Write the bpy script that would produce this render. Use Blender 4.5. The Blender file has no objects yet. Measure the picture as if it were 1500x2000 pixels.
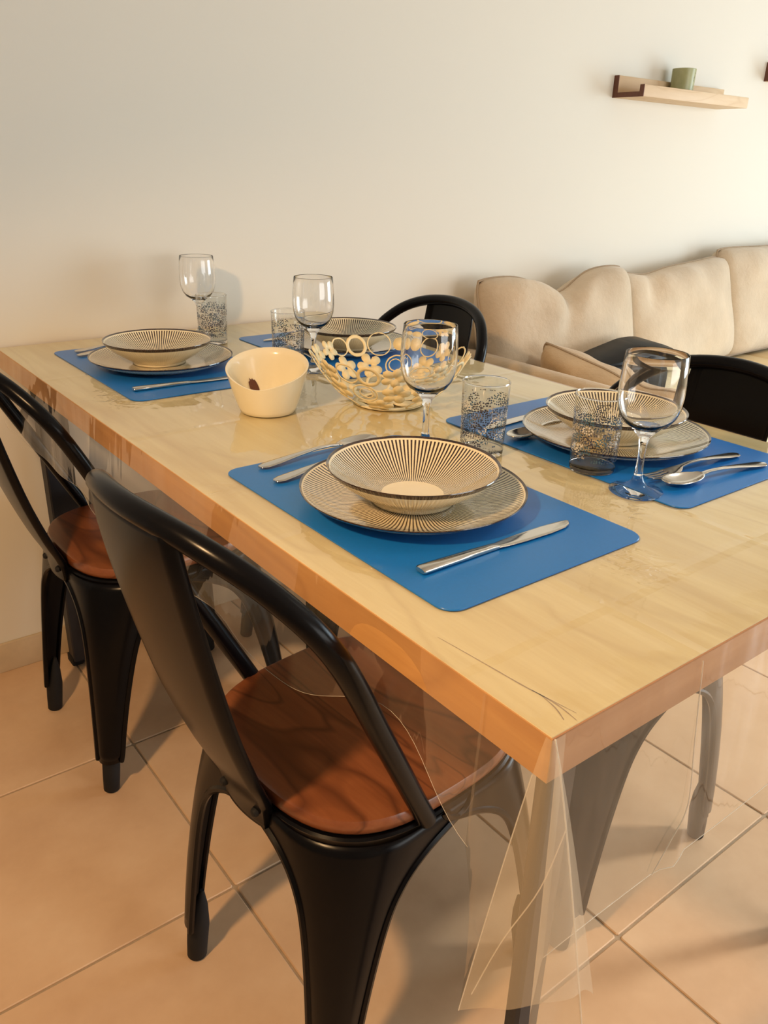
import bpy, bmesh, math, random
from mathutils import Vector, Matrix
R = math.radians
random.seed(7)
C = bpy.context.scene.collection
sc = bpy.context.scene

# ------------------------------------------------------------------ camera
TZ = 0.763                                    # height of the table top
cam = bpy.data.cameras.new('camera'); cam_o = bpy.data.objects.new('camera', cam); C.objects.link(cam_o)
cam.sensor_fit = 'HORIZONTAL'; cam.sensor_width = 36.0; cam.lens = 36.0 * 1573.2 / 1500.0
cam.clip_start = 0.02
yaw, pitch, roll = 0.666, 0.4075, 0.0301
fw = Vector((math.sin(yaw) * math.cos(pitch), math.cos(yaw) * math.cos(pitch), -math.sin(pitch)))
rt = Vector((math.cos(yaw), -math.sin(yaw), 0)); up = rt.cross(fw)
r2 = rt * math.cos(roll) + up * math.sin(roll); u2 = -rt * math.sin(roll) + up * math.cos(roll)
m = Matrix((r2, u2, -fw)).transposed().to_4x4(); m.translation = Vector((-0.385, -0.288, TZ + 0.3733))
cam_o.matrix_world = m
sc.camera = cam_o

# ------------------------------------------------------------------ world, lights, exposure
w = bpy.data.worlds.new('world'); sc.world = w; w.use_nodes = True
bg = w.node_tree.nodes['Background']; bg.inputs[0].default_value = (0.80, 0.90, 1.0, 1); bg.inputs[1].default_value = 1.2


def area(name, loc, target, sx, sy, power, color):
    l = bpy.data.lights.new(name, 'AREA'); l.shape = 'RECTANGLE'; l.size = sx; l.size_y = sy
    l.energy = power; l.color = color
    o = bpy.data.objects.new(name, l); C.objects.link(o); o.location = loc
    o.rotation_euler = (Vector(target) - Vector(loc)).to_track_quat('-Z', 'Y').to_euler()
    return o


area('window_daylight', (4.45, -0.75, 0.95), (0.0, 0.3, 0.2), 1.7, 1.5, 52, (0.74, 0.91, 1.0))
area('rear_fill', (1.8, -3.25, 1.1), (1.0, 1.2, 0.45), 2.4, 1.5, 31, (1.0, 0.95, 0.87))  # unseen area light behind the camera, added as warm fill
cl_ = bpy.data.lights.new('ceiling_fill', 'SPOT'); cl_.energy = 92; cl_.color = (1.0, 0.95, 0.83); cl_.shadow_soft_size = 0.12  # unseen overhead spot, added to brighten the floor and table
cl_.spot_size = R(112); cl_.spot_blend = 0.6
clo = bpy.data.objects.new('ceiling_fill', cl_); C.objects.link(clo); clo.location = (2.1, -0.55, 2.48)
lp = bpy.data.lights.new('warm_lamp', 'SPOT'); lp.energy = 52; lp.color = (1.0, 0.61, 0.29); lp.shadow_soft_size = 0.05
lp.spot_size = R(102); lp.spot_blend = 0.45                   # a shaded lamp left of the picture, shining down
lo = bpy.data.objects.new('warm_lamp', lp); C.objects.link(lo); lo.location = (-0.85, 0.15, 1.66)
lo.rotation_euler = (Vector((0.25, 0.40, 0.0)) - Vector(lo.location)).to_track_quat('-Z', 'Y').to_euler()

sc.view_settings.view_transform = 'Standard'; sc.view_settings.look = 'None'
sc.view_settings.gamma = 1.0; sc.view_settings.use_curve_mapping = False
sc.view_settings.exposure = 0.48


# ------------------------------------------------------------------ node helpers
class N:
    def __init__(s, name):
        s.m = bpy.data.materials.new(name); s.m.use_nodes = True
        s.t = s.m.node_tree; s.t.nodes.clear()
        s.out = s.t.nodes.new('ShaderNodeOutputMaterial')

    def n(s, typ, **kw):
        x = s.t.nodes.new('ShaderNode' + typ)
        for k, v in kw.items(): setattr(x, k, v)
        return x

    def l(s, a, b): s.t.links.new(a, b)

    def val(s, x, sock):
        if isinstance(x, (int, float)): sock.default_value = x
        elif isinstance(x, (tuple, list)):
            sock.default_value = tuple(x) + (1,) if (len(x) == 3 and sock.type == 'RGBA') else tuple(x)
        else: s.l(x, sock)

    def math(s, op, a, b=0.0, c=0.0, clamp=False):
        x = s.n('Math', operation=op, use_clamp=clamp)
        for i, v in enumerate((a, b, c)): s.val(v, x.inputs[i])
        return x.outputs[0]

    def mix(s, f, a, b, blend='MIX'):
        x = s.n('Mix', data_type='RGBA', blend_type=blend)
        s.val(f, x.inputs[0]); s.val(a, x.inputs[6]); s.val(b, x.inputs[7])
        return x.outputs[2]

    def ramp(s, f, stops):
        x = s.n('ValToRGB'); e = x.color_ramp.elements
        while len(e) < len(stops): e.new(0.5)
        for i, (p, c) in enumerate(stops):
            e[i].position = p; e[i].color = tuple(c) + (1,) if len(c) == 3 else c
        s.l(f, x.inputs[0]); return x.outputs[0]

    def noise(s, vec, scale, detail=3, rough=0.55, dist=0.0):
        x = s.n('TexNoise'); x.inputs['Scale'].default_value = scale; x.inputs['Detail'].default_value = detail
        x.inputs['Roughness'].default_value = rough; x.inputs['Distortion'].default_value = dist
        if vec is not None: s.l(vec, x.inputs['Vector'])
        return x.outputs[0]

    def coord(s, kind='Object'):
        return s.n('TexCoord').outputs[kind]

    def mapv(s, v, scale=(1, 1, 1), loc=(0, 0, 0), rot=(0, 0, 0)):
        x = s.n('Mapping'); x.inputs['Scale'].default_value = scale; x.inputs['Location'].default_value = loc
        x.inputs['Rotation'].default_value = rot; s.l(v, x.inputs['Vector']); return x.outputs[0]

    def bump(s, h, strength=0.3, dist=0.01):
        x = s.n('Bump'); x.inputs['Strength'].default_value = strength; x.inputs['Distance'].default_value = dist
        s.l(h, x.inputs['Height']); return x.outputs[0]

    def pbr(s, col, rough=0.5, metal=0.0, normal=None, spec=0.5, coat=0.0, sheen=0.0):
        b = s.n('BsdfPrincipled')
        s.val(col, b.inputs['Base Color']); s.val(rough, b.inputs['Roughness']); s.val(metal, b.inputs['Metallic'])
        b.inputs['Specular IOR Level'].default_value = spec; b.inputs['Coat Weight'].default_value = coat
        b.inputs['Coat Roughness'].default_value = 0.08; b.inputs['Sheen Weight'].default_value = sheen
        if normal is not None: s.l(normal, b.inputs['Normal'])
        return b.outputs[0]

    def done(s, sh): s.l(sh, s.out.inputs[0]); return s.m


def simple(name, col, rough=0.5, metal=0.0, bump=0.0, bscale=80, spec=0.5, coat=0.0, var=0.06):
    n = N(name); v = n.coord()
    f = n.noise(v, bscale * 0.25, 3)
    c2 = tuple(max(0, x * (1 - 2 * var)) for x in col); c1 = tuple(min(1, x * (1 + var)) for x in col)
    cc = n.ramp(f, [(0.3, c2), (0.7, c1)])
    nm = n.bump(n.noise(v, bscale, 4), bump, 0.002) if bump else None
    return n.done(n.pbr(cc, rough, metal, nm, spec, coat))


def hexc(h):
    o = []
    for i in (0, 2, 4):
        x = int(h[i:i + 2], 16) / 255
        o.append(x / 12.92 if x <= 0.04045 else ((x + 0.055) / 1.055) ** 2.4)
    return tuple(o)


M = {}
M['wall'] = simple('painted_wall', (0.79, 0.752, 0.668), 0.8, bump=0.02, bscale=160, spec=0.2, var=0.0)
M['ceiling'] = simple('painted_ceiling', (0.60, 0.57, 0.52), 0.8, spec=0.2, var=0.01)
M['wall_dimmed'] = simple('dimmed_tan_wall', (0.42, 0.36, 0.28), 0.8, bump=0.02, bscale=160, spec=0.2, var=0.0)  # invented tone for the unseen left wall, dark to cut bounced light
M['skirting'] = simple('skirting_tile', (0.60, 0.48, 0.33), 0.45, bump=0.05, var=0.05)
M['grout'] = simple('tile_grout', (0.44, 0.34, 0.24), 0.9, bump=0.3, bscale=300)
M['black_metal'] = simple('black_powder_coat', (0.0030, 0.0028, 0.0038), 0.24, 0.0, bump=0.02, bscale=900, spec=0.16)
M['dark_steel'] = simple('dark_table_steel', (0.016, 0.017, 0.024), 0.5, bump=0.05, spec=0.45)
M['rubber'] = simple('black_rubber', (0.010, 0.010, 0.011), 0.7, spec=0.3)
M['cutlery'] = simple('polished_steel', (0.72, 0.68, 0.62), 0.16, 1.0, bump=0.02, bscale=300, var=0.02)
M['mat_blue'] = simple('blue_placemat', hexc('1272c8'), 0.33, bump=0.05, bscale=1200, spec=0.5, var=0.02)
M['cream_metal'] = simple('cream_lacquered_metal', (0.88, 0.74, 0.44), 0.42, bump=0.03, spec=0.5, var=0.03)
M['crack'] = simple('dark_wood_check', (0.34, 0.26, 0.17), 0.7)
M['bag'] = simple('black_leather', (0.004, 0.0038, 0.005), 0.40, bump=0.05, bscale=500, spec=0.14)
M['bag_lining'] = simple('grey_lining', (0.24, 0.22, 0.21), 0.7)
M['mattress'] = simple('cream_cover', (0.83, 0.75, 0.53), 0.85, bump=0.2, bscale=400, spec=0.2)


def tile_mat():
    n = N('terracotta_floor_tile'); v = n.coord('Object')
    oi = n.n('ObjectInfo'); rnd = oi.outputs['Random']
    off = n.n('VectorMath', operation='ADD'); n.l(v, off.inputs[0])
    cmb = n.n('CombineXYZ'); n.l(n.math('MULTIPLY', rnd, 37.0), cmb.inputs[0]); n.l(n.math('MULTIPLY', rnd, 11.0), cmb.inputs[1])
    n.l(cmb.outputs[0], off.inputs[1]); vv = off.outputs[0]
    f = n.noise(vv, 5, 5, 0.6); g = n.noise(vv, 60, 3)
    c = n.ramp(f, [(0.28, (0.61, 0.395, 0.24)), (0.55, (0.71, 0.49, 0.31)), (0.8, (0.77, 0.565, 0.375))])
    c = n.mix(n.math('MULTIPLY', g, 0.14), c, (0.44, 0.28, 0.16))
    c = n.mix(n.math('MULTIPLY', rnd, 0.10), c, (0.52, 0.33, 0.19))
    nm = n.bump(n.noise(vv, 22, 4), 0.10, 0.004)
    return n.done(n.pbr(c, n.math('ADD', n.math('MULTIPLY', f, 0.18), 0.30), 0, nm, 0.45))


M['tile'] = tile_mat()


def wood(name, cols, scale=1.0, axis='Y', rough=0.45, knots=True, stretch=14, spec=0.4, coat=0.0, ring=6.0, contrast=1.0):
    n = N(name); v = n.coord('Object')
    s = {'X': (1, stretch, stretch), 'Y': (stretch, 1, stretch), 'Z': (stretch, stretch, 1)}[axis]
    base = n.mapv(v, tuple(x * scale for x in s))
    a = n.noise(base, 1.6, 5, 0.6, 0.6); fine = n.noise(base, 11, 4, 0.7)
    s2 = {'X': (1.1, 4, 4), 'Y': (4, 1.1, 4), 'Z': (4, 4, 1.1)}[axis]
    big = n.noise(n.mapv(v, tuple(x * scale for x in s2)), 1.3, 2, 0.5, 0.9)
    rings = n.math('FRACT', n.math('MULTIPLY', big, ring))
    rl = n.math('SUBTRACT', 1.0, n.math('MULTIPLY', n.math('ABSOLUTE', n.math('SUBTRACT', rings, 0.5)), 7.0), clamp=True)
    rl = n.math('MULTIPLY', rl, 0.55 * contrast)
    c = n.ramp(a, [(0.25, cols[0]), (0.5, cols[1]), (0.75, cols[2])])
    c = n.mix(n.math('MULTIPLY', n.math('SUBTRACT', fine, 0.25, clamp=True), 0.85), c, cols[0])
    c = n.mix(rl, c, cols[3])
    if knots:
        vo = n.n('TexVoronoi'); vo.inputs['Scale'].default_value = 2.3 * scale
        kv = {'X': (0.6, 1.6, 1.6), 'Y': (1.6, 0.6, 1.6), 'Z': (1.6, 1.6, 0.6)}[axis]
        n.l(n.mapv(v, kv, (0.3, 0.2, 0.1)), vo.inputs['Vector'])
        k = n.math('SUBTRACT', 1.0, n.math('MULTIPLY', vo.outputs['Distance'], 11.0), clamp=True)
        c = n.mix(n.math('MULTIPLY', k, 0.65), c, cols[3])
    nm = n.bump(fine, 0.06, 0.002)
    return n.done(n.pbr(c, rough, 0, nm, spec, coat))


M['oak'] = wood('light_oak', [(0.58, 0.455, 0.215), (0.71, 0.625, 0.36), (0.78, 0.70, 0.43), (0.47, 0.335, 0.145)], 1.0, 'Y', 0.42, ring=5, contrast=0.5)
M['oak_edge'] = wood('oak_edge_strip', [(0.50, 0.245, 0.085), (0.62, 0.325, 0.115), (0.70, 0.40, 0.15), (0.36, 0.16, 0.05)], 1.0, 'Y', 0.42, True, 14, 0.4, 0, 5, 0.6)
M['oak_edge_x'] = wood('oak_end_edge_strip', [(0.42, 0.20, 0.09), (0.50, 0.255, 0.125), (0.57, 0.31, 0.16), (0.28, 0.13, 0.06)], 1.0, 'X', 0.42, True, 14, 0.4, 0, 5, 0.8)
M['seat_wood'] = wood('reddish_elm_seat', [(0.17, 0.052, 0.020), (0.26, 0.084, 0.031), (0.335, 0.122, 0.045), (0.085, 0.024, 0.010)], 1.9, 'Y', 0.32, False, 10, 0.5, 0.2, 6, 1.4)
M['pine'] = wood('pale_pine', [(0.66, 0.46, 0.27), (0.74, 0.55, 0.35), (0.80, 0.63, 0.44), (0.56, 0.36, 0.19)], 1.5, 'X', 0.5, False, 9, 0.35, 0, 6, 0.6)
M['pine_end_shaded'] = simple('shaded_brown_end_grain', (0.16, 0.055, 0.028), 0.6, bump=0.2, bscale=400)  # brown end grain, darkened with the shade of the ends facing off the window
M['deck'] = wood('pale_bench_plank', [(0.72, 0.54, 0.29), (0.79, 0.61, 0.35), (0.84, 0.67, 0.41), (0.62, 0.43, 0.21)], 1.3, 'Y', 0.5, True, 9, 0.35, 0, 5, 0.5)


def ceramic(name='cream_ceramic'):
    n = N(name); v = n.coord('Object')
    c = n.ramp(n.noise(v, 20, 3), [(0.3, (0.84, 0.765, 0.56)), (0.7, (0.87, 0.80, 0.61))])
    return n.done(n.pbr(c, 0.14, 0, None, 0.5, 0.3))


M['ceramic'] = ceramic()


def striped(name, r_blank, r_rim, z_in, nl, duty=0.44):
    """cream glazed dish printed with fine radial lines, plain centre, dark rim; plain outside"""
    n = N(name); v = n.coord('Object')
    sp = n.n('SeparateXYZ'); n.l(v, sp.inputs[0]); x, y, z = sp.outputs
    r = n.math('SQRT', n.math('ADD', n.math('MULTIPLY', x, x), n.math('MULTIPLY', y, y)))
    a = n.math('ARCTAN2', y, x)
    ph = n.math('FRACT', n.math('ADD', n.math('MULTIPLY', a, nl / (2 * math.pi)), 0.25))
    tri = n.math('MULTIPLY', n.math('ABSOLUTE', n.math('SUBTRACT', ph, 0.5)), 2.0)
    wob = n.math('MULTIPLY', n.math('SUBTRACT', n.noise(v, 90, 2), 0.5), 0.05)
    line = n.math('LESS_THAN', n.math('ADD', tri, wob), duty)
    line = n.math('MULTIPLY', line, n.math('GREATER_THAN', r, r_blank))
    line = n.math('MULTIPLY', line, n.math('LESS_THAN', r, r_rim - 0.0035))
    up_ = n.n('NewGeometry'); vt = n.n('VectorTransform', vector_type='NORMAL', convert_from='WORLD', convert_to='OBJECT')
    n.l(up_.outputs['Normal'], vt.inputs[0]); s2 = n.n('SeparateXYZ'); n.l(vt.outputs[0], s2.inputs[0])
    topf = n.math('GREATER_THAN', s2.outputs[2], 0.05)
    rim = n.math('GREATER_THAN', r, r_rim - 0.0016)
    ink = n.math('MAXIMUM', n.math('MULTIPLY', line, topf), rim)
    glaze = n.ramp(n.noise(v, 25, 3), [(0.3, (0.84, 0.755, 0.535)), (0.7, (0.87, 0.79, 0.59))])
    inkc = n.ramp(n.noise(v, 240, 2), [(0.35, (0.020, 0.012, 0.012)), (0.75, (0.075, 0.040, 0.026))])
    ribs = n.math('MULTIPLY', n.math('MULTIPLY', tri, n.math('SUBTRACT', 1.0, topf)), 1.0)
    nm = n.bump(ribs, 0.35, 0.0012)
    return n.done(n.pbr(n.mix(ink, glaze, inkc), 0.12, 0, nm, 0.5, 0.7))


M['plate'] = striped('radial_line_plate', 0.050, 0.134, 0, 132, 0.42)
M['bowl'] = striped('radial_line_bowl', 0.037, 0.101, 0, 120, 0.46)


def linen(name, col):
    n = N(name); v = n.coord('Object')
    a = n.noise(v, 9, 4); wv = n.noise(n.mapv(v, (260, 260, 500)), 1, 2)
    c = n.ramp(a, [(0.25, tuple(x * 0.86 for x in col)), (0.75, tuple(min(1, x * 1.08) for x in col))])
    c = n.mix(n.math('MULTIPLY', wv, 0.25), c, tuple(x * 0.72 for x in col))
    h = n.math('ADD', n.math('MULTIPLY', n.noise(v, 14, 4, 0.6), 1.0), n.math('MULTIPLY', wv, 0.10))
    return n.done(n.pbr(c, 0.9, 0, n.bump(h, 0.55, 0.012), 0.15, 0, 0.25))


M['linen'] = linen('beige_linen', (0.62, 0.50, 0.365))
M['linen_dark'] = linen('tan_linen', (0.52, 0.37, 0.22))
M['piping'] = linen('linen_piping', (0.40, 0.30, 0.20))


def two_sided_fresnel(n, ior, nm=None):
    """Schlick reflectance of a thin wall, the same from both of its sides"""
    lw = n.n('LayerWeight'); lw.inputs[0].default_value = 0.5
    if nm is not None: n.l(nm, lw.inputs['Normal'])
    f0 = ((ior - 1) / (ior + 1)) ** 2
    return n.math('ADD', f0, n.math('MULTIPLY', n.math('POWER', lw.outputs['Facing'], 5.0), 1 - f0), clamp=True)


def thin_clear(name, ior, tint, haze, hazecol, rough, normal_fn=None, tintedge=None):
    """thin clear sheet or thin glass wall: fresnel reflection over see-through, a trace of haze"""
    n = N(name)
    nm = normal_fn(n) if normal_fn else None
    tr = n.n('BsdfTransparent'); tr.inputs[0].default_value = tuple(tint) + (1,)
    gl = n.n('BsdfGlossy'); gl.inputs['Roughness'].default_value = rough; gl.inputs[0].default_value = (1, 1, 1, 1)
    fr = two_sided_fresnel(n, ior, nm)
    if nm is not None: n.l(nm, gl.inputs['Normal'])
    df = n.n('BsdfDiffuse'); df.inputs[0].default_value = tuple(hazecol) + (1,)
    m0 = n.n('MixShader'); m0.inputs[0].default_value = haze; n.l(tr.outputs[0], m0.inputs[1]); n.l(df.outputs[0], m0.inputs[2])
    m1 = n.n('MixShader'); n.l(fr, m1.inputs[0]); n.l(m0.outputs[0], m1.inputs[1]); n.l(gl.outputs[0], m1.inputs[2])
    return n, m1, n.done(m1.outputs[0])


def cloth_normal_top(n):
    v = n.coord('Object')
    sp = n.n('SeparateXYZ'); n.l(v, sp.inputs[0]); x, y, z = sp.outputs

    def crease(q, at, wd):
        return n.math('SUBTRACT', 1.0, n.math('DIVIDE', n.math('ABSOLUTE', n.math('SUBTRACT', q, at)), wd), clamp=True)
    h = n.math('MULTIPLY', n.noise(v, 5.0, 3, 0.5), 0.75)
    h = n.math('ADD', h, n.math('MULTIPLY', n.noise(n.mapv(v, (1, 0.35, 1)), 26, 3, 0.55), 0.10))
    wob = n.math('MULTIPLY', n.math('SUBTRACT', n.noise(v, 6, 2), 0.5), 0.014)
    for cx_, cy_, rr_ in ((0.285, 0.135, 0.075), (0.385, 0.232, 0.06), (0.06, 1.02, 0.09), (0.30, 0.90, 0.08), (0.02, 0.55, 0.07)):
        dx_ = n.math('SUBTRACT', x, cx_); dy_ = n.math('SUBTRACT', y, cy_)
        dd = n.math('SQRT', n.math('ADD', n.math('MULTIPLY', dx_, dx_), n.math('MULTIPLY', dy_, dy_)))
        mk_ = n.math('SUBTRACT', 1.0, n.math('DIVIDE', dd, rr_), clamp=True)
        h = n.math('ADD', h, n.math('MULTIPLY', n.math('MULTIPLY', mk_, 0.9), n.math('ABSOLUTE', n.math('SUBTRACT', n.noise(v, 34, 2, 0.5, 0.6), 0.5))))
    for q, at in ((x, 0.187), (x, 0.44), (x, 0.66), (y, 0.393), (y, 0.80), (y, 1.20), (y, 0.10)):
        h = n.math('ADD', h, n.math('MULTIPLY', crease(n.math('ADD', q, wob), at, 0.011), 0.16))
    return n.bump(h, 0.36, 0.012)


def cloth_normal_side(n):
    v = n.coord('Object')
    h = n.math('ADD', n.noise(n.mapv(v, (7, 7, 1.6)), 1.0, 2, 0.45), n.math('MULTIPLY', n.noise(n.mapv(v, (26, 26, 5)), 1.0, 2, 0.5), 0.12))
    return n.bump(h, 0.55, 0.02)


_, _, M['cloth_top'] = thin_clear('clear_vinyl_top', 1.62, (0.985, 0.98, 0.97), 0.035, (0.9, 0.86, 0.78), 0.045, cloth_normal_top)
_, _, M['cloth_side'] = thin_clear('clear_vinyl_skirt', 1.62, (0.97, 0.96, 0.94), 0.045, (0.85, 0.78, 0.66), 0.04, cloth_normal_side)
_, _, M['cloth_fold'] = thin_clear('clear_vinyl_folded', 1.62, (0.96, 0.945, 0.92), 0.27, (0.88, 0.76, 0.58), 0.07, cloth_normal_side)
_, _, M['fold_line'] = thin_clear('vinyl_crease_line', 1.7, (0.97, 0.96, 0.94), 0.42, (0.95, 0.88, 0.76), 0.12)
_, _, M['glass_wall'] = thin_clear('clear_thin_glass', 1.46, (0.985, 0.985, 0.975), 0.0, (1, 1, 1), 0.0)


def solid_glass(thin=False):
    n = N('clear_blown_glass' if thin else 'clear_solid_glass'); g = n.n('BsdfGlass'); g.inputs['IOR'].default_value = 1.48; g.inputs['Roughness'].default_value = 0.0
    g.inputs[0].default_value = (1, 1, 1, 1)
    if not thin: return n.done(g.outputs[0])
    tr = n.n('BsdfTransparent'); gl = n.n('BsdfGlossy'); gl.inputs['Roughness'].default_value = 0.0
    a = n.n('MixShader'); n.l(two_sided_fresnel(n, 1.5), a.inputs[0]); n.l(tr.outputs[0], a.inputs[1]); n.l(gl.outputs[0], a.inputs[2])
    b = n.n('MixShader'); b.inputs[0].default_value = 0.45; n.l(a.outputs[0], b.inputs[1]); n.l(g.outputs[0], b.inputs[2])
    return n.done(b.outputs[0])


M['glass_solid'] = solid_glass()
M['glass_bowl'] = solid_glass(True)


def dotted_glass():
    """clear tumbler printed with overlapping fans made of small dots, dark blue, grey and white"""
    n = N('dot_printed_glass'); uv = n.coord('UV')
    sp = n.n('SeparateXYZ'); n.l(uv, sp.inputs[0]); u, v = sp.outputs[0], sp.outputs[1]
    vo = n.n('TexVoronoi', voronoi_dimensions='2D'); vo.inputs['Scale'].default_value = 1.0; vo.inputs['Randomness'].default_value = 0.7
    cmb = n.n('CombineXYZ'); n.l(n.math('MULTIPLY', u, 56.0), cmb.inputs[0]); n.l(n.math('MULTIPLY', v, 29.0), cmb.inputs[1])
    n.l(cmb.outputs[0], vo.inputs['Vector'])
    dot = n.math('LESS_THAN', vo.outputs['Distance'], 0.33)
    cols, rows = 11.0, 7.0
    ink = None; colr = None
    for k in range(2):
        vv = n.math('ADD', n.math('MULTIPLY', v, rows), 0.5 * k)
        row = n.math('FLOOR', vv)
        uu = n.math('ADD', n.math('MULTIPLY', u, cols), 0.5 * k)
        col = n.math('FLOOR', uu)
        fx = n.math('SUBTRACT', n.math('FRACT', uu), 0.5)
        fy = n.math('SUBTRACT', n.math('FRACT', vv), 0.12)
        d = n.math('SQRT', n.math('ADD', n.math('MULTIPLY', fx, fx), n.math('MULTIPLY', n.math('MULTIPLY', fy, fy), 0.42)))
        fan = n.math('MULTIPLY', n.math('LESS_THAN', d, 0.50), n.math('GREATER_THAN', fy, -0.1))
        wn = n.n('TexWhiteNoise', noise_dimensions='2D'); c2 = n.n('CombineXYZ')
        n.l(n.math('MODULO', n.math('ADD', col, 0.5), cols), c2.inputs[0]); n.l(n.math('ADD', row, 3.3 + 20 * k), c2.inputs[1]); n.l(c2.outputs[0], wn.inputs['Vector'])
        vis = n.math('MULTIPLY', fan, n.math('GREATER_THAN', wn.outputs[0], 0.30))
        cc = n.ramp(wn.outputs[0], [(0.34, (0.06, 0.05, 0.05)), (0.48, (0.07, 0.11, 0.19)), (0.60, (0.10, 0.08, 0.07)), (0.72, (0.08, 0.17, 0.25)), (0.82, (0.06, 0.05, 0.06)), (0.92, (0.75, 0.72, 0.66))])
        if ink is None: ink, colr = vis, cc
        else: colr = n.mix(vis, colr, cc); ink = n.math('MAXIMUM', ink, vis)
    gp = n.n('NewGeometry'); ov = n.n('SeparateXYZ'); n.l(n.coord('Object'), ov.inputs[0])
    rad = n.math('SQRT', n.math('ADD', n.math('MULTIPLY', ov.outputs[0], ov.outputs[0]), n.math('MULTIPLY', ov.outputs[1], ov.outputs[1])))
    outer = n.math('GREATER_THAN', n.math('SUBTRACT', rad, n.math('MULTIPLY', ov.outputs[2], 0.026)), 0.0299)
    band = n.math('MULTIPLY', n.math('MULTIPLY', n.math('LESS_THAN', v, 0.80), n.math('GREATER_THAN', v, 0.10)), outer)
    ink = n.math('MULTIPLY', n.math('MULTIPLY', ink, dot), band)
    tr = n.n('BsdfTransparent'); tr.inputs[0].default_value = (0.985, 0.985, 0.975, 1)
    gl = n.n('BsdfGlossy'); gl.inputs['Roughness'].default_value = 0.0
    fr = two_sided_fresnel(n, 1.46)
    df = n.n('BsdfDiffuse'); n.l(colr, df.inputs[0])
    b = n.n('MixShader'); n.l(fr, b.inputs[0]); n.l(tr.outputs[0], b.inputs[1]); n.l(gl.outputs[0], b.inputs[2])
    rg = n.n('BsdfGlass'); rg.inputs['IOR'].default_value = 1.48; rg.inputs['Roughness'].default_value = 0.0; rg.inputs[0].default_value = (1, 1, 1, 1)
    g = n.n('MixShader'); g.inputs[0].default_value = 0.0; n.l(b.outputs[0], g.inputs[1]); n.l(rg.outputs[0], g.inputs[2])
    a = n.n('MixShader'); n.l(ink, a.inputs[0]); n.l(g.outputs[0], a.inputs[1]); n.l(df.outputs[0], a.inputs[2])
    return n.done(a.outputs[0])


M['dotted'] = dotted_glass()


def cup_mat():
    n = N('green_frosted_candle_cup'); v = n.coord('Object')
    sp = n.n('SeparateXYZ'); n.l(v, sp.inputs[0])
    c = n.ramp(n.noise(v, 30, 3), [(0.3, (0.34, 0.35, 0.17)), (0.7, (0.44, 0.44, 0.24))])
    blot = n.math('MULTIPLY', n.math('GREATER_THAN', n.noise(v, 55, 4, 0.7), 0.56), n.math('GREATER_THAN', sp.outputs[0], 0.004))
    c = n.mix(blot, c, (0.10, 0.09, 0.05))
    return n.done(n.pbr(c, 0.35, 0, None, 0.5))


M['cup'] = cup_mat()


def white_bowl_mat():
    n = N('cream_dipping_bowl_glaze'); v = n.coord('Object')
    c = n.ramp(n.noise(v, 20, 3), [(0.3, (0.85, 0.78, 0.58)), (0.7, (0.88, 0.82, 0.64))])
    return n.done(n.pbr(c, 0.16, 0, None, 0.5, 0.3))


M['white_bowl'] = white_bowl_mat()
M['motif'] = simple('brown_leaf_print', (0.11, 0.035, 0.015), 0.3, bump=0.2, bscale=700)


# ------------------------------------------------------------------ mesh helpers
def finish(o, smooth=True, angle=35):
    me = o.data
    if smooth:
        me.shade_smooth()
        try: me.set_sharp_from_angle(angle=R(angle))
        except Exception: pass


def mk(name, verts, faces, mat, parent=None, smooth=True, angle=35, mats=None):
    me = bpy.data.meshes.new(name); me.from_pydata([tuple(v) for v in verts], [], faces); me.update()
    bm = bmesh.new(); bm.from_mesh(me); bmesh.ops.recalc_face_normals(bm, faces=bm.faces); bm.to_mesh(me); bm.free()
    o = bpy.data.objects.new(name, me); C.objects.link(o)
    for mm in (mats or [mat]): me.materials.append(mm)
    if parent: o.parent = parent
    finish(o, smooth, angle)
    return o


def mkbm(name, bm, mat, parent=None, smooth=True, angle=35):
    bmesh.ops.recalc_face_normals(bm, faces=bm.faces)
    me = bpy.data.meshes.new(name); bm.to_mesh(me); bm.free(); me.materials.append(mat)
    o = bpy.data.objects.new(name, me); C.objects.link(o)
    if parent: o.parent = parent
    finish(o, smooth, angle); return o


def empty(name, loc, rz=0.0):
    o = bpy.data.objects.new(name, None); C.objects.link(o); o.empty_display_size = 0.05
    o.location = loc; o.rotation_euler = (0, 0, rz); return o


def tag(o, label=None, cat=None, group=None, kind=None):
    if label: o['label'] = label
    if cat: o['category'] = cat
    if group: o['group'] = group
    if kind: o['kind'] = kind
    return o


def box_bm(bm, x0, x1, y0, y1, z0, z1, bev=0.0, seg=2):
    r = bmesh.ops.create_cube(bm, size=1.0); vs = r['verts']
    for v in vs:
        v.co = Vector((x0 + (v.co.x + .5) * (x1 - x0), y0 + (v.co.y + .5) * (y1 - y0), z0 + (v.co.z + .5) * (z1 - z0)))
    if bev:
        es = list({e for v in vs for e in v.link_edges})
        bmesh.ops.bevel(bm, geom=es, offset=bev, segments=seg, profile=0.5, affect='EDGES')


def box(name, x0, x1, y0, y1, z0, z1, mat, parent=None, bev=0.0, seg=2):
    bm = bmesh.new(); box_bm(bm, x0, x1, y0, y1, z0, z1, bev, seg)
    return mkbm(name, bm, mat, parent)


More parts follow.
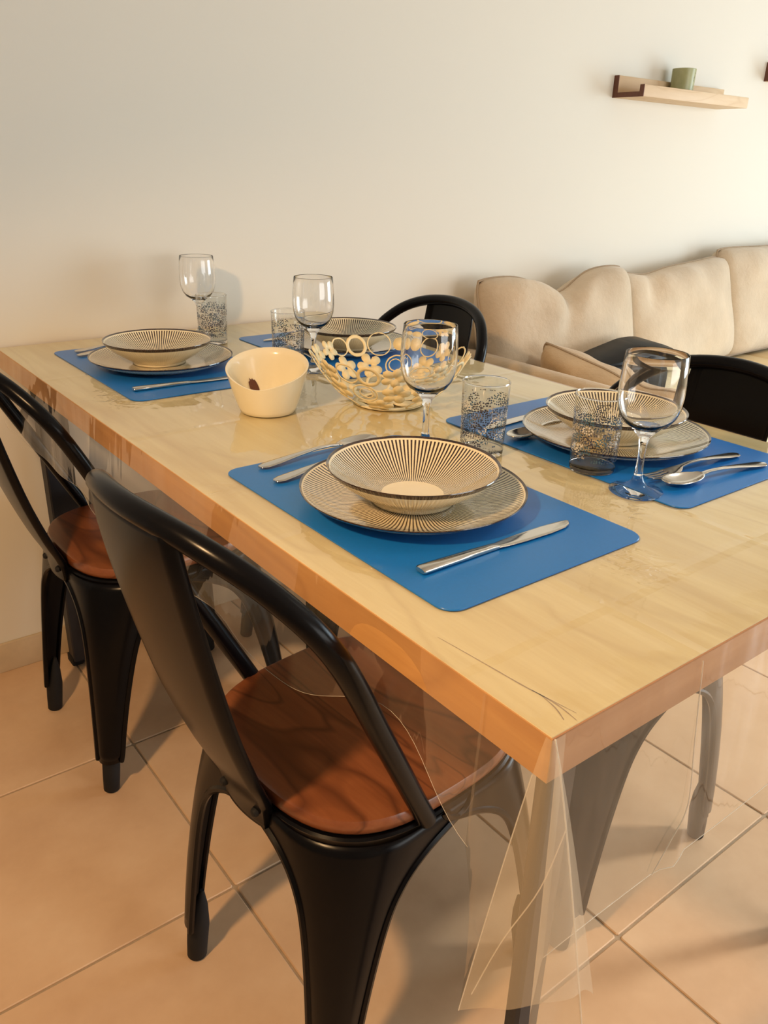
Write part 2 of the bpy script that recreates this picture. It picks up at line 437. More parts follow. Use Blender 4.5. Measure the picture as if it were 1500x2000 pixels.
def lathe(name, prof, mat, parent=None, seg=64, closed=False, uv=False, angle=40):
    """revolve (r, z) points; r = 0 ends become poles"""
    vs, fs, ring = [], [], []
    for (r, z) in prof:
        if r < 1e-6: ring.append([len(vs)]); vs.append((0, 0, z))
        else:
            ring.append(list(range(len(vs), len(vs) + seg)))
            vs += [(r * math.cos(2 * math.pi * i / seg), r * math.sin(2 * math.pi * i / seg), z) for i in range(seg)]
    pr = list(zip(ring, ring[1:])) + ([(ring[-1], ring[0])] if closed else [])
    for a, b in pr:
        for i in range(seg):
            j = (i + 1) % seg
            if len(a) == 1 and len(b) == 1: continue
            if len(a) == 1: fs.append((a[0], b[i], b[j]))
            elif len(b) == 1: fs.append((a[i], a[j], b[0]))
            else: fs.append((a[i], a[j], b[j], b[i]))
    o = mk(name, vs, fs, mat, parent, True, angle)
    if uv:
        me = o.data; ul = me.uv_layers.new(name='UVMap'); zs = [p[1] for p in prof]; z0, z1 = min(zs), max(zs)
        for p in me.polygons:
            us = []
            for li in p.loop_indices:
                co = me.vertices[me.loops[li].vertex_index].co
                us.append((math.atan2(co.y, co.x) / (2 * math.pi)) % 1.0)
            if max(us) - min(us) > 0.5: us = [q + 1 if q < 0.5 else q for q in us]
            for li, q in zip(p.loop_indices, us):
                co = me.vertices[me.loops[li].vertex_index].co
                ul.data[li].uv = (q, (co.z - z0) / (z1 - z0))
    return o


def catmull(P, n=8, closed=False):
    P = [Vector(p) for p in P]; out = []; L = len(P)
    for i in range(L if closed else L - 1):
        if closed: p0, p1, p2, p3 = P[(i - 1) % L], P[i], P[(i + 1) % L], P[(i + 2) % L]
        else: p0, p1, p2, p3 = P[max(i - 1, 0)], P[i], P[i + 1], P[min(i + 2, L - 1)]
        for k in range(n):
            t = k / n
            out.append(0.5 * ((2 * p1) + (-p0 + p2) * t + (2 * p0 - 5 * p1 + 4 * p2 - p3) * t * t + (-p0 + 3 * p1 - 3 * p2 + p3) * t ** 3))
    if not closed: out.append(P[-1])
    return out


def tube_geo(path, rad, seg=12, closed=False, caps=True):
    """parallel-transported tube; rad is a number or a per-point list"""
    n = len(path); vs, fs = [], []
    tang = []
    for i in range(n):
        a = path[(i - 1) % n] if (closed or i > 0) else path[i]; b = path[(i + 1) % n] if (closed or i < n - 1) else path[i]
        tang.append((b - a).normalized())
    ref = Vector((0, 0, 1)) if abs(tang[0].z) < 0.9 else Vector((1, 0, 0))
    nn = (ref - tang[0] * ref.dot(tang[0])).normalized()
    for i in range(n):
        nn = (nn - tang[i] * nn.dot(tang[i])).normalized(); bb = tang[i].cross(nn)
        r = rad[i] if isinstance(rad, (list, tuple)) else rad
        for k in range(seg):
            a = 2 * math.pi * k / seg
            vs.append(path[i] + nn * (r * math.cos(a)) + bb * (r * math.sin(a)))
    for i in range(n if closed else n - 1):
        j = (i + 1) % n
        for k in range(seg):
            l = (k + 1) % seg
            fs.append((i * seg + k, i * seg + l, j * seg + l, j * seg + k))
    if caps and not closed:
        fs.append(tuple(range(seg))); fs.append(tuple((n - 1) * seg + k for k in range(seg)))
    return vs, fs


def tube(name, path, rad, mat, parent=None, seg=12, closed=False):
    vs, fs = tube_geo(path, rad, seg, closed)
    return mk(name, vs, fs, mat, parent, True, 50)


def copy_tree(o, parent=None):
    c = o.copy(); C.objects.link(c)
    if parent is not None: c.parent = parent; c.matrix_parent_inverse = o.matrix_parent_inverse
    for ch in list(o.children): copy_tree(ch, c)
    return c


def rounded_rect(hx, hy, r, n=8):
    out = []
    for (cx, cy, a0) in ((hx - r, hy - r, 0), (-hx + r, hy - r, 90), (-hx + r, -hy + r, 180), (hx - r, -hy + r, 270)):
        for k in range(n + 1):
            a = R(a0 + 90 * k / n); out.append((cx + r * math.cos(a), cy + r * math.sin(a)))
    return out


def prism(name, pts, z0, z1, mat, parent=None, bev=0.0, seg=2):
    bm = bmesh.new(); a = [bm.verts.new((x, y, z0)) for x, y in pts]; b = [bm.verts.new((x, y, z1)) for x, y in pts]
    n = len(pts); bm.faces.new(list(reversed(a))); top = bm.faces.new(b)
    for i in range(n): bm.faces.new((a[i], a[(i + 1) % n], b[(i + 1) % n], b[i]))
    if bev:
        bmesh.ops.bevel(bm, geom=list(top.edges), offset=bev, segments=seg, profile=0.5, affect='EDGES')
    return mkbm(name, bm, mat, parent, True, 30)


# ------------------------------------------------------------------ the room
WY = 1.53; XL, XR, YF, ZC = -2.6, 4.6, -3.4, 2.55
T = 0.4511; TX, TY = 0.0511, 0.6468
floor = tag(box('floor', XL - .1, XR + .1, YF - .1, WY + .1, -0.12, -0.003, M['grout']), kind='structure')
floor.data.name = 'floor'
tile_mesh = {}
G = 0.0022                                    # half the joint
gx = range(math.floor((XL - TX) / T), math.ceil((XR - TX) / T)); gy = range(math.floor((YF - TY) / T), math.ceil((WY - TY) / T))
for i in gx:
    for j in gy:
        x0, x1 = max(TX + i * T, XL) + G, min(TX + (i + 1) * T, XR) - G
        y0, y1 = max(TY + j * T, YF) + G, min(TY + (j + 1) * T, WY) - G
        if x1 - x0 < 0.01 or y1 - y0 < 0.01: continue
        key = (round(x1 - x0, 4), round(y1 - y0, 4))
        if key not in tile_mesh:
            o = prism('floor_tile', rounded_rect(key[0] / 2, key[1] / 2, 0.003, 1), -0.008, 0.0, M['tile'], floor, 0.0016, 1)
            tile_mesh[key] = o.data
        else:
            o = bpy.data.objects.new('floor_tile', tile_mesh[key]); C.objects.link(o); o.parent = floor
        o.location = ((x0 + x1) / 2, (y0 + y1) / 2, 0)
tag(box('wall_back', XL - .1, XR + .1, WY, WY + .12, -0.1, ZC, M['wall']), kind='structure')
tag(box('wall_left', XL - .12, XL, YF - .1, WY + .1, -0.1, ZC, M['wall_dimmed']), kind='structure')
bm = bmesh.new()
box_bm(bm, XL - .1, 0.7, YF - .12, YF, -0.1, ZC); box_bm(bm, 3.3, XR + .1, YF - .12, YF, -0.1, ZC)
box_bm(bm, 0.7, 3.3, YF - .12, YF, -0.1, 0.30); box_bm(bm, 0.7, 3.3, YF - .12, YF, 2.0, ZC)
tag(mkbm('wall_front', bm, M['wall']), kind='structure')
bm = bmesh.new()
box_bm(bm, XR, XR + .12, YF - .1, -1.65, -0.1, ZC); box_bm(bm, XR, XR + .12, 0.15, WY + .1, -0.1, ZC)
box_bm(bm, XR, XR + .12, -1.65, 0.15, 2.3, ZC); box_bm(bm, XR, XR + .12, -1.65, 0.15, -0.1, 0.2)
tag(mkbm('wall_right', bm, M['wall']), kind='structure')
tag(box('ceiling', XL - .1, XR + .1, YF - .1, WY + .1, ZC, ZC + .1, M['ceiling']), kind='structure')
tag(box('baseboard_back', XL, XR, WY - 0.009, WY, 0.0, 0.075, M['skirting'], bev=0.002), kind='structure')

# ------------------------------------------------------------------ table
TH = 0.040; TW, TL = 0.80, 1.523
tb = tag(empty('dining_table', (0, 0, 0)), 'rectangular light oak dining table on dark steel legs, under a clear cover', 'table')
box('tabletop', 0.0012, TW - 0.0012, 0.0012, TL - 0.0012, TZ - TH, TZ, M['oak'], tb, 0.0008, 1)
box('edge_band', 0, 0.0012, 0, TL, TZ - TH, TZ - 0.0002, M['oak_edge'], tb)['label'] = 'orange oak edge strip, long side'
box('edge_band', TW - 0.0012, TW, 0, TL, TZ - TH, TZ - 0.0002, M['oak_edge'], tb)
box('edge_band', 0.0012, TW - 0.0012, 0, 0.0012, TZ - TH, TZ - 0.0002, M['oak_edge_x'], tb)['label'] = 'orange oak edge strip, short side'
box('edge_band', 0.0012, TW - 0.0012, TL - 0.0012, TL, TZ - TH, TZ - 0.0002, M['oak_edge_x'], tb)
for (y0, y1, la, lb) in ((0.026, 0.043, 0.040, 0.074), (1.445, 1.485, 0.044, 0.104)):
    for (x0, x1) in ((la, lb), (TW - lb, TW - la)):
        lg = box('leg', x0, x1, y0, y1, 0.012, TZ - TH, M['dark_steel'], tb, 0.003, 1)
        box('levelling_foot', x0 - 0.004, x0 + 0.026, y0 + 0.004, y1 + 0.004, 0, 0.024, M['rubber'], lg, 0.005, 2)
bm = bmesh.new()
box_bm(bm, 0.074, 0.726, 0.026, 0.043, TZ - TH - 0.028, TZ - TH)
mkbm('frame_rail', bm, M['dark_steel'], tb)
box('frame_rail', 0.104, 0.696, 1.455, 1.477, TZ - TH - 0.028, TZ - TH, M['dark_steel'], tb)
# the dark drying checks near the front corner: narrow slivers let into the board
bm = bmesh.new()
for pl in ([(0.022, 0.150), (0.025, 0.121), (0.028, 0.088), (0.031, 0.055), (0.034, 0.036), (0.038, 0.010)], [(0.033, 0.042), (0.030, 0.024), (0.024, 0.010)],
           [(0.032, 0.050), (0.034, 0.026), (0.0315, 0.004)]):
    P = catmull([(x, y, 0) for x, y in pl], 6); n = len(P)
    L, Rr = [], []
    for i, p in enumerate(P):
        d = (P[min(i + 1, n - 1)] - P[max(i - 1, 0)]).normalized(); q = Vector((-d.y, d.x, 0))
        wd = 0.0004 * math.sin(math.pi * (i + 0.4) / (n + 0.2)) + 0.0001 + random.uniform(0, 0.00025)
        L.append(bm.verts.new((p + q * wd) + Vector((0, 0, TZ + 0.0002)))); Rr.append(bm.verts.new((p - q * wd) + Vector((0, 0, TZ + 0.0002))))
    for i in range(n - 1): bm.faces.new((L[i], Rr[i], Rr[i + 1], L[i + 1]))
ck = mkbm('drying_check', bm, M['crack'], tb, False)

# ------------------------------------------------------------------ clear cover
CZ = 0.0012
cl = tag(empty('clear_tablecloth', (0, 0, TZ)), 'clear plastic table cover draped over the oak dining table', 'tablecloth')


def grid(name, nx, ny, fn, mat, parent, smooth=True):
    vs = [fn(i / nx, j / ny) for j in range(ny + 1) for i in range(nx + 1)]
    fs = [(j * (nx + 1) + i, j * (nx + 1) + i + 1, (j + 1) * (nx + 1) + i + 1, (j + 1) * (nx + 1) + i) for j in range(ny) for i in range(nx)]
    me = bpy.data.meshes.new(name); me.from_pydata([tuple(v) for v in vs], [], fs); me.update(); me.materials.append(mat)
    o = bpy.data.objects.new(name, me); C.objects.link(o); o.parent = parent
    if smooth: me.shade_smooth()
    return o


grid('top_sheet', 16, 30, lambda s, t: (s * TW, t * (TL - 0.002), CZ), M['cloth_top'], cl)


def hang(pts, hem, nrow=14):
    """pts: list of (x, y, dx, dy) - top point and sideways offset at full drop; hem: drop per point"""
    vs = []
    for r in range(nrow + 1):
        t = r / nrow
        for (x, y, dx, dy), h in zip(pts, hem):
            k = t ** 0.9
            vs.append((x + dx * k, y + dy * k, CZ - h * t))
    n = len(pts)
    fs = [(r * n + i, r * n + i + 1, (r + 1) * n + i + 1, (r + 1) * n + i) for r in range(nrow) for i in range(n - 1)]
    return vs, fs


rnd = random.Random(3)
# left skirt
pts, hem = [], []
N1 = 110
for i in range(N1 + 1):
    y = TL - 0.003 - (TL - 0.068) * i / N1
    wv = 0.005 * math.sin(y * 13.0) + 0.0025 * math.sin(y * 37 + 1)
    g = math.exp(-((y - 0.20) / 0.10) ** 2)
    pts.append((-0.0022, y, -0.012 + wv * (1 - 0.6 * g) + 0.024 * g, 0.0)); hem.append(0.152 + 0.006 * math.sin(y * 8.0 + 0.4) + 0.004 * math.sin(y * 23) - 0.050 * g)
vs, fs = hang(pts, hem); o = mk('left_skirt', vs, fs, M['cloth_side'], cl); o.data.shade_smooth()
# near end skirt
pts2, hem2 = [], []
for i in range(61):
    x = 0.012 + (TW - 0.012) * i / 60
    wv = 0.0015 * math.sin(x * 13.0 + 0.5)
    cr = 0.008 * max(0, 1 - abs(x - 0.186) / 0.02)
    pts2.append((x, -0.0022, 0.0, -0.010 + wv - cr)); hem2.append(0.221 + 0.0015 * math.sin(x * 9))
vs, fs = hang(pts2, hem2); o = mk('end_skirt', vs, fs, M['cloth_side'], cl); o.data.shade_smooth()
# the loose corner: the spare cloth falls in one folded cone
ctrl = [(-0.0022, 0.068, pts[-1][2], 0.0, hem[-1]), (-0.0022, 0.040, -0.018, 0.006, 0.185), (-0.002, 0.016, -0.030, 0.016, 0.240), (-0.0022, 0.004, -0.040, 0.022, 0.282),
        (-0.0022, 0.0, -0.030, 0.004, 0.262), (-0.0022, -0.001, -0.026, -0.014, 0.246), (-0.0018, -0.0018, -0.012, -0.030, 0.232), (0.0, -0.0022, 0.012, -0.040, 0.236), (0.0, -0.0022, 0.030, -0.040, 0.240), (0.0005, -0.0022, 0.041, -0.042, 0.252)]
back = [(0.0005, -0.0022, 0.041, -0.042, 0.320), (0.001, -0.0022, 0.026, -0.030, 0.35), (0.002, -0.0022, 0.006, -0.022, 0.36), (0.004, -0.0022, -0.004, -0.014, 0.30), (0.008, -0.0022, 0.0, -0.010, 0.24), (0.012, -0.0022, 0.0, pts2[0][3], hem2[0])]


def smooth5(ct, n=8):
    P = catmull([Vector((a, b, 0)) for a, b, *_ in ct], n); Q = catmull([Vector((c, d, e)) for _, _, c, d, e in ct], n)
    return [(p.x, p.y, q.x, q.y) for p, q in zip(P, Q)], [q.z for q in Q]


for nm_, ct, mt_ in (('corner_drop', ctrl[:4], M['cloth_side']), ('corner_fold', ctrl[3:], M['cloth_fold']), ('corner_fold', back, M['cloth_fold'])):
    a, b = smooth5(ct); vs, fs = hang(a, b, 24); o = mk(nm_, vs, fs, mt_, cl); o.data.shade_smooth()
# the bright crease edges of the folds
def drop_line(x, y, dx, dy, h, t0=0.0, t1=1.0, n=16):
    return [Vector((x + dx * t ** 0.9, y + dy * t ** 0.9, CZ - h * t)) for t in [t0 + (t1 - t0) * k / n for k in range(n + 1)]]


tube('fold_edge', drop_line(0.0005, -0.0022, 0.041, -0.042, 0.320), 0.0008, M['fold_line'], cl, 6)
tube('fold_edge', drop_line(-0.0022, 0.004, -0.040, 0.022, 0.282, 0.12), 0.0005, M['fold_line'], cl, 6)
tube('fold_edge', catmull([(0.0125, -0.0145, -0.078), (-0.006, -0.012, -0.130), (-0.024, 0.004, -0.190), (-0.036, 0.019, -0.258)], 6), 0.0005, M['fold_line'], cl, 6)
tube('fold_edge', catmull([(0.1865, -0.0026, -0.004), (0.187, -0.010, -0.08), (0.187, -0.017, -0.150), (0.172, -0.016, -0.185), (0.155, -0.014, -0.218)], 6), 0.0006, M['fold_line'], cl, 6)
tube('hem_edge', [Vector((x + dx, y + dy, CZ - h)) for (x, y, dx, dy), h in zip(pts2, hem2)], 0.0004, M['fold_line'], cl, 6)
tube('hem_edge', [Vector((x + dx, y + dy, CZ - h)) for (x, y, dx, dy), h in zip(pts, hem)], 0.0002, M['fold_line'], cl, 6)

# ------------------------------------------------------------------ dining chairs
def leg_geo(sx, sy):
    """one pressed sheet leg wrapped round its corner; sx=-1 rear, +1 front"""
    rows = [0.072, 0.090, 0.13, 0.20, 0.27, 0.32, 0.35, 0.375, 0.395, 0.408, 0.418, 0.433]
    w_side = [0.028, 0.031, 0.034, 0.041, 0.050, 0.059, 0.070, 0.088, 0.116, 0.146, 0.170, 0.178]
    w_end = [0.028, 0.029, 0.032, 0.037, 0.043, 0.050, 0.059, 0.075, 0.101, 0.134, 0.166, 0.176]
    m = 14; vs, fs = [], []
    ax, ay = (0.218 if sx > 0 else 0.208), (0.192 if sx > 0 else 0.180)
    for k, z in enumerate(rows):
        t = z / 0.433
        hx = ax + (0.178 - ax) * t ** 0.9; hy = ay + (0.179 - ay) * t ** 0.9
        rc = 0.021 + (0.112 - 0.021) * t ** 2.4
        arc = rc * math.pi / 2
        for i in range(2 * m + 1):
            u = (i - m) / m
            s = u * (w_side[k] if u > 0 else w_end[k])
            if abs(s) <= arc / 2:
                a = math.pi / 4 - s / rc            # 45 deg at the corner middle, 0 -> x face, 90 -> y face
                x, y = hx - rc + rc * math.cos(a), hy - rc + rc * math.sin(a)
                # s > 0 runs along the side (y face)
                a = math.pi / 4 + s / rc
                x, y = hx - rc + rc * math.cos(a), hy - rc + rc * math.sin(a)
            elif s > 0: x, y = hx - rc - (s - arc / 2), hy
            else: x, y = hx, hy - rc - (-s - arc / 2)
            vs.append(Vector((sx * x, sy * y, z)))
    n = 2 * m + 1
    fs = [(k * n + i, k * n + i + 1, (k + 1) * n + i + 1, (k + 1) * n + i) for k in range(len(rows) - 1) for i in range(n - 1)]
    edges = [[vs[k * n] for k in range(len(rows))], [vs[k * n + n - 1] for k in range(len(rows))]]
    # rolled edges
    out_v, out_f = list(vs), list(fs)
    for e in edges:
        P = catmull(e, 3); tv, tf = tube_geo(P, 0.0042, 7); b = len(out_v)
        out_v += tv; out_f += [tuple(q + b for q in f) for f in tf]
    foot = []
    for z in (0.0, 0.003, 0.03, 0.066, 0.10, 0.13):
        t = z / 0.433; rc = 0.021 + 0.091 * t ** 2.4
        foot.append(Vector((sx * (ax + (0.178 - ax) * t ** 0.9 - rc * 0.93), sy * (ay + (0.179 - ay) * t ** 0.9 - rc * 0.93), z)))
    return out_v, out_f, foot


def seat_outline(h, n=64, e=3.0, front=1.03):
    out = []
    for i in range(n):
        a = 2 * math.pi * i / n; c, s = math.cos(a), math.sin(a)
        x = math.copysign(abs(c) ** (2 / e), c) * h; y = math.copysign(abs(s) ** (2 / e), s) * h
        y *= 1.0 + (front - 1.0) * (x / h)
        out.append((x, y))
    return out


def make_chair(loc, rz):
    t = empty('dining_chair', loc, rz)
    bm = bmesh.new(); pts_ = seat_outline(0.177)
    prof = [(0.93, 0.436), (0.985, 0.4385), (1.0, 0.443), (1.0, 0.4525), (0.985, 0.4575), (0.955, 0.459)]
    rings = [[bm.verts.new((x * s, y * s, z)) for x, y in pts_] for s, z in prof]
    nn = len(pts_)
    for a, b in zip(rings, rings[1:]):
        for i in range(nn): bm.faces.new((a[i], a[(i + 1) % nn], b[(i + 1) % nn], b[i]))
    bm.faces.new(list(reversed(rings[0]))); bm.faces.new(rings[-1])
    mkbm('seat', bm, M['seat_wood'], t, True, 40)
    # pressed steel rim under the wooden seat
    bm = bmesh.new(); p2 = seat_outline(0.180)
    prof = [(0.90, 0.418), (0.975, 0.416), (0.985, 0.424), (0.992, 0.430), (1.0, 0.4335), (0.985, 0.4362), (0.90, 0.4362)]
    rings = [[bm.verts.new((x * s, y * s, z)) for x, y in p2] for s, z in prof]
    for a, b in zip(rings, rings[1:]):
        for i in range(nn): bm.faces.new((a[i], a[(i + 1) % nn], b[(i + 1) % nn], b[i]))
    bm.faces.new(list(reversed(rings[0]))); bm.faces.new(rings[-1])
    mkbm('seat_frame', bm, M['black_metal'], t, True, 40)
    for sx in (-1, 1):
        for sy in (-1, 1):
            vs, fs, ft = leg_geo(sx, sy)
            lg = mk('leg', vs, fs, M['black_metal'], t, True, 45)
            md = lg.modifiers.new('thickness', 'SOLIDIFY'); md.thickness = 0.0022; md.offset = 0
            tube('rubber_foot', ft, [0.0120, 0.0150, 0.0160, 0.0168, 0.0120, 0.0030], M['rubber'], lg, 18)
    # back hoop
    c = [(-0.051, 0.177, 0.438), (-0.075, 0.1795, 0.485), (-0.135, 0.189, 0.602), (-0.204, 0.197, 0.735), (-0.246, 0.160, 0.797), (-0.280, 0.095, 0.831), (-0.296, 0.0, 0.842)]
    c = c + [(x, -y, z) for x, y, z in reversed(c[:-1])]
    P = catmull(c, 7)
    rad = [0.0122] * len(P)
    tube('back_hoop', P, rad, M['black_metal'], t, 14)
    # broad splat, dished, with folded edges
    prof = [(0.408, -0.184, 0.045), (0.432, -0.187, 0.049), (0.458, -0.195, 0.056), (0.50, -0.214, 0.069), (0.58, -0.242, 0.078), (0.66, -0.263, 0.082), (0.74, -0.281, 0.085), (0.80, -0.292, 0.084), (0.835, -0.296, 0.080)]
    P = catmull([(z, x, w_) for z, x, w_ in prof], 3); m = 10
    vs, fs = [], []
    for q in P:
        z, x, hw = q
        for i in range(-m, m + 1):
            u = i / m; lip = 0.010 * max(0, abs(u) - 0.9) / 0.1
            vs.append(Vector((x - 0.006 * (1 - u * u) + lip, u * hw, z)))
    k = 2 * m + 1
    fs = [(r * k + i, r * k + i + 1, (r + 1) * k + i + 1, (r + 1) * k + i) for r in range(len(P) - 1) for i in range(k - 1)]
    sp = mk('back_splat', vs, fs, M['black_metal'], t, True, 50)
    md = sp.modifiers.new('thickness', 'SOLIDIFY'); md.thickness = 0.0025; md.offset = 0
    for sy in (-1, 1):
        b = lathe('bolt', [(0, 0.004), (0.004, 0.0035), (0.006, 0.001), (0.006, -0.002), (0, -0.002)], M['rubber'], sp, 12)
        b.location = (-0.1935, sy * 0.034, 0.432); b.rotation_euler = (0, R(-90), 0)
    return t


ch1 = make_chair((0.144, 0.422, 0), 0.081)
tag(ch1, 'black metal chair with reddish wood seat, nearest one, back to the viewer', 'chair', 'metal chairs around the table')
ch2 = copy_tree(ch1); ch2.location = (0.150, 1.160, 0); ch2.rotation_euler = (0, 0, 0.03)
tag(ch2, 'black metal chair with reddish wood seat at far left, next to the wall', 'chair')
ch3 = copy_tree(ch1); ch3.location = (0.645, 1.165, 0); ch3.rotation_euler = (0, 0, math.pi - 0.02)
tag(ch3, 'black metal chair behind the flower basket, its arched back before the sofa arm', 'chair')
ch4 = copy_tree(ch1); ch4.location = (0.615, 0.412, 0); ch4.rotation_euler = (0, 0, math.pi - 0.02)
tag(ch4, 'black metal chair at the right edge, its wide splat facing the viewer', 'chair')

# ------------------------------------------------------------------ placemats
ZM = TZ + CZ + 0.0002; MT = 0.0015
ML, MW = 0.44, 0.293
mats = [('near left', 0.0526, 0.1696, 'blue plastic placemat nearest the viewer, on the left side of the table'),
        ('near right', 0.4473, 0.192, 'blue plastic placemat on the right, under the fork and spoon pair'),
        ('far left', 0.0821, 0.9811, 'blue plastic placemat at the far left, behind the cream bowl'),
        ('far right', 0.4727, 0.9263, 'blue plastic placemat at the back, behind the flower basket')]
mo = None
for _, x, y, lab in mats:
    if mo is None: mo = prism('placemat', rounded_rect(MW / 2, ML / 2, 0.020, 6), 0, MT, M['mat_blue'], None, 0.0005, 1); o = mo
    else: o = mo.copy(); C.objects.link(o)
    o.location = (x + MW / 2, y + ML / 2, ZM); tag(o, lab, 'placemat', 'blue placemats')
ZP = ZM + MT

# ------------------------------------------------------------------ plates and bowls
def make_plate():
    return lathe('dinner_plate', [(0, 0.0048), (0.060, 0.0050), (0.085, 0.0060), (0.104, 0.0098), (0.122, 0.0158), (0.1322, 0.0206), (0.1350, 0.0222), (0.1352, 0.0210), (0.1330, 0.0186),
                                  (0.120, 0.0118), (0.100, 0.0050), (0.088, 0.0022), (0.084, 0.0), (0.079, 0.0), (0.078, 0.0020), (0, 0.0022)], M['plate'], None, 128)


def make_bowl():
    return lathe('soup_bowl', [(0, 0.0060), (0.030, 0.0062), (0.042, 0.0078), (0.056, 0.0130), (0.072, 0.0220), (0.088, 0.0325), (0.0975, 0.0405), (0.1010, 0.0440), (0.1022, 0.0445), (0.1025, 0.0435),
                               (0.1000, 0.0390), (0.088, 0.0275), (0.072, 0.0165), (0.058, 0.0080), (0.051, 0.0040), (0.050, 0.0), (0.046, 0.0), (0.045, 0.0025), (0, 0.0027)], M['bowl'], None, 128)


settings = [((0.193, 0.393), (0.190, 0.390), 'nearest the viewer', 'on the nearest blue placemat'), ((0.592, 0.408), (0.598, 0.415), 'on the right', 'on the right-hand placemat'),
            ((0.224, 1.197), (0.222, 1.205), 'at the far left', 'on the far left placemat'), ((0.622, 1.140), (0.624, 1.138), 'at the back', 'on the placemat behind the flower basket')]
pl0 = bw0 = None
for (px, py), (bx, by), where, on in settings:
    if pl0 is None: pl0, bw0 = make_plate(), make_bowl(); p, b = pl0, bw0
    else: p, b = pl0.copy(), bw0.copy(); C.objects.link(p); C.objects.link(b)
    p.location = (px, py, ZP); b.location = (bx, by, ZP + 0.0062)
    p.rotation_euler = b.rotation_euler = (0, 0, px * 9)
    tag(p, 'cream dinner plate with radial black lines ' + on, 'plate', 'line patterned dinner plates')
    tag(b, 'cream soup bowl with radial black lines, stacked ' + {'nearest the viewer': 'on the nearest plate', 'on the right': 'on the plate at right', 'at the far left': 'on the far left plate', 'at the back': 'on the plate behind the flower basket'}[where], 'bowl', 'line patterned soup bowls')

# ------------------------------------------------------------------ glasses
def make_wine():
    t = empty('wine_glass', (0, 0, 0))
    lathe('foot', [(0, 0.0), (0.0325, 0.0), (0.0335, 0.0012), (0.0330, 0.0026), (0.024, 0.0050), (0.014, 0.0090), (0.0078, 0.0150), (0.0055, 0.022), (0.0, 0.0222)], M['glass_solid'], t, 48)
    lathe('stem', [(0, 0.0225), (0.0054, 0.0225), (0.0046, 0.035), (0.0044, 0.050), (0.0050, 0.062), (0.0075, 0.072), (0.0130, 0.0790), (0.0175, 0.0835), (0.0, 0.0840)], M['glass_solid'], t, 32)
    lathe('bowl', [(0, 0.0842), (0.0178, 0.0842), (0.0270, 0.0900), (0.0340, 0.1000), (0.0380, 0.1130), (0.0393, 0.1270), (0.0390, 0.1450), (0.0376, 0.1640), (0.0366, 0.1755), (0.0361, 0.1762), (0.0356, 0.1755),
                   (0.0366, 0.1640), (0.0380, 0.1450), (0.0382, 0.1270), (0.0368, 0.1130), (0.0326, 0.1005), (0.0252, 0.0912), (0.0150, 0.0870), (0, 0.0862)], M['glass_solid'], t, 56)
    return t


wg = None
for x, y, lab in ((0.453, 0.264, 'clear stemmed wine glass at the right, beside the printed tumbler and fork'), (0.336, 0.540, 'clear stemmed wine glass in front of the flower basket'),
                  (0.415, 1.425, 'clear stemmed wine glass at the back left, tallest against the wall'), (0.457, 1.018, 'clear stemmed wine glass between the cream bowl and the flower basket')):
    if wg is None: wg = make_wine(); o = wg
    else: o = copy_tree(wg)
    o.location = (x, y, TZ + CZ + 0.0003); tag(o, lab, 'wine glass', 'stemmed wine glasses')


def make_tumbler():
    t = empty('tumbler', (0, 0, 0))
    lathe('printed_wall', [(0.0299, 0.0076), (0.0306, 0.0090), (0.0312, 0.030), (0.0322, 0.075), (0.0331, 0.1020), (0.0320, 0.1020), (0.0309, 0.075), (0.0299, 0.030), (0.0292, 0.0090)], M['dotted'], t, 64, uv=True)
    lathe('base', [(0, 0), (0.0270, 0), (0.0296, 0.0010), (0.0303, 0.0030), (0.0305, 0.0074), (0.0270, 0.0074), (0.0, 0.0068)], M['glass_solid'], t, 48)
    lathe('rim', [(0.0325 + 0.0009 * math.cos(2 * math.pi * k / 8), 0.1030 + 0.0010 * math.sin(2 * math.pi * k / 8)) for k in range(8)], M['glass_solid'], t, 64, closed=True)
    return t


tm = None
for x, y, rz, lab in ((0.468, 0.347, 0.0, 'tumbler printed with dotted fans on the right placemat, left of the big wine glass'), (0.392, 0.482, 1.9, 'tumbler printed with dotted fans right behind the nearest plate'),
                      (0.408, 1.348, 3.1, 'tumbler printed with dotted fans beside the far left plate'), (0.445, 1.092, 4.4, 'tumbler printed with dotted fans partly behind the cream bowl')):
    if tm is None: tm = make_tumbler(); o = tm
    else: o = copy_tree(tm)
    o.location = (x, y, TZ + CZ + 0.0003 + (0.0016 if x > 0.4473 and y < 0.6 else 0)); o.rotation_euler = (0, 0, rz); tag(o, lab, 'tumbler', 'dot printed tumblers')

# ------------------------------------------------------------------ cutlery (made lying along +X, handle end at 0)
def loft(secs, n=10):
    """secs: (x, y_centre, z_centre, half_width, half_thick)"""
    vs, fs = [], []
    for x, yc, zc, hw, ht in secs:
        for k in range(n):
            a = 2 * math.pi * k / n; c, s = math.cos(a), math.sin(a)
            vs.append((x, yc + hw * math.copysign(abs(c) ** 0.7, c), zc + ht * math.copysign(abs(s) ** 0.7, s)))
    m_ = len(secs)
    fs = [(i * n + k, i * n + (k + 1) % n, (i + 1) * n + (k + 1) % n, (i + 1) * n + k) for i in range(m_ - 1) for k in range(n)]
    fs += [tuple(range(n)), tuple((m_ - 1) * n + k for k in range(n))]
    return vs, fs


def join(gs):
    V, F = [], []
    for v, f in gs: b = len(V); V += list(v); F += [tuple(q + b for q in x) for x in f]
    return V, F


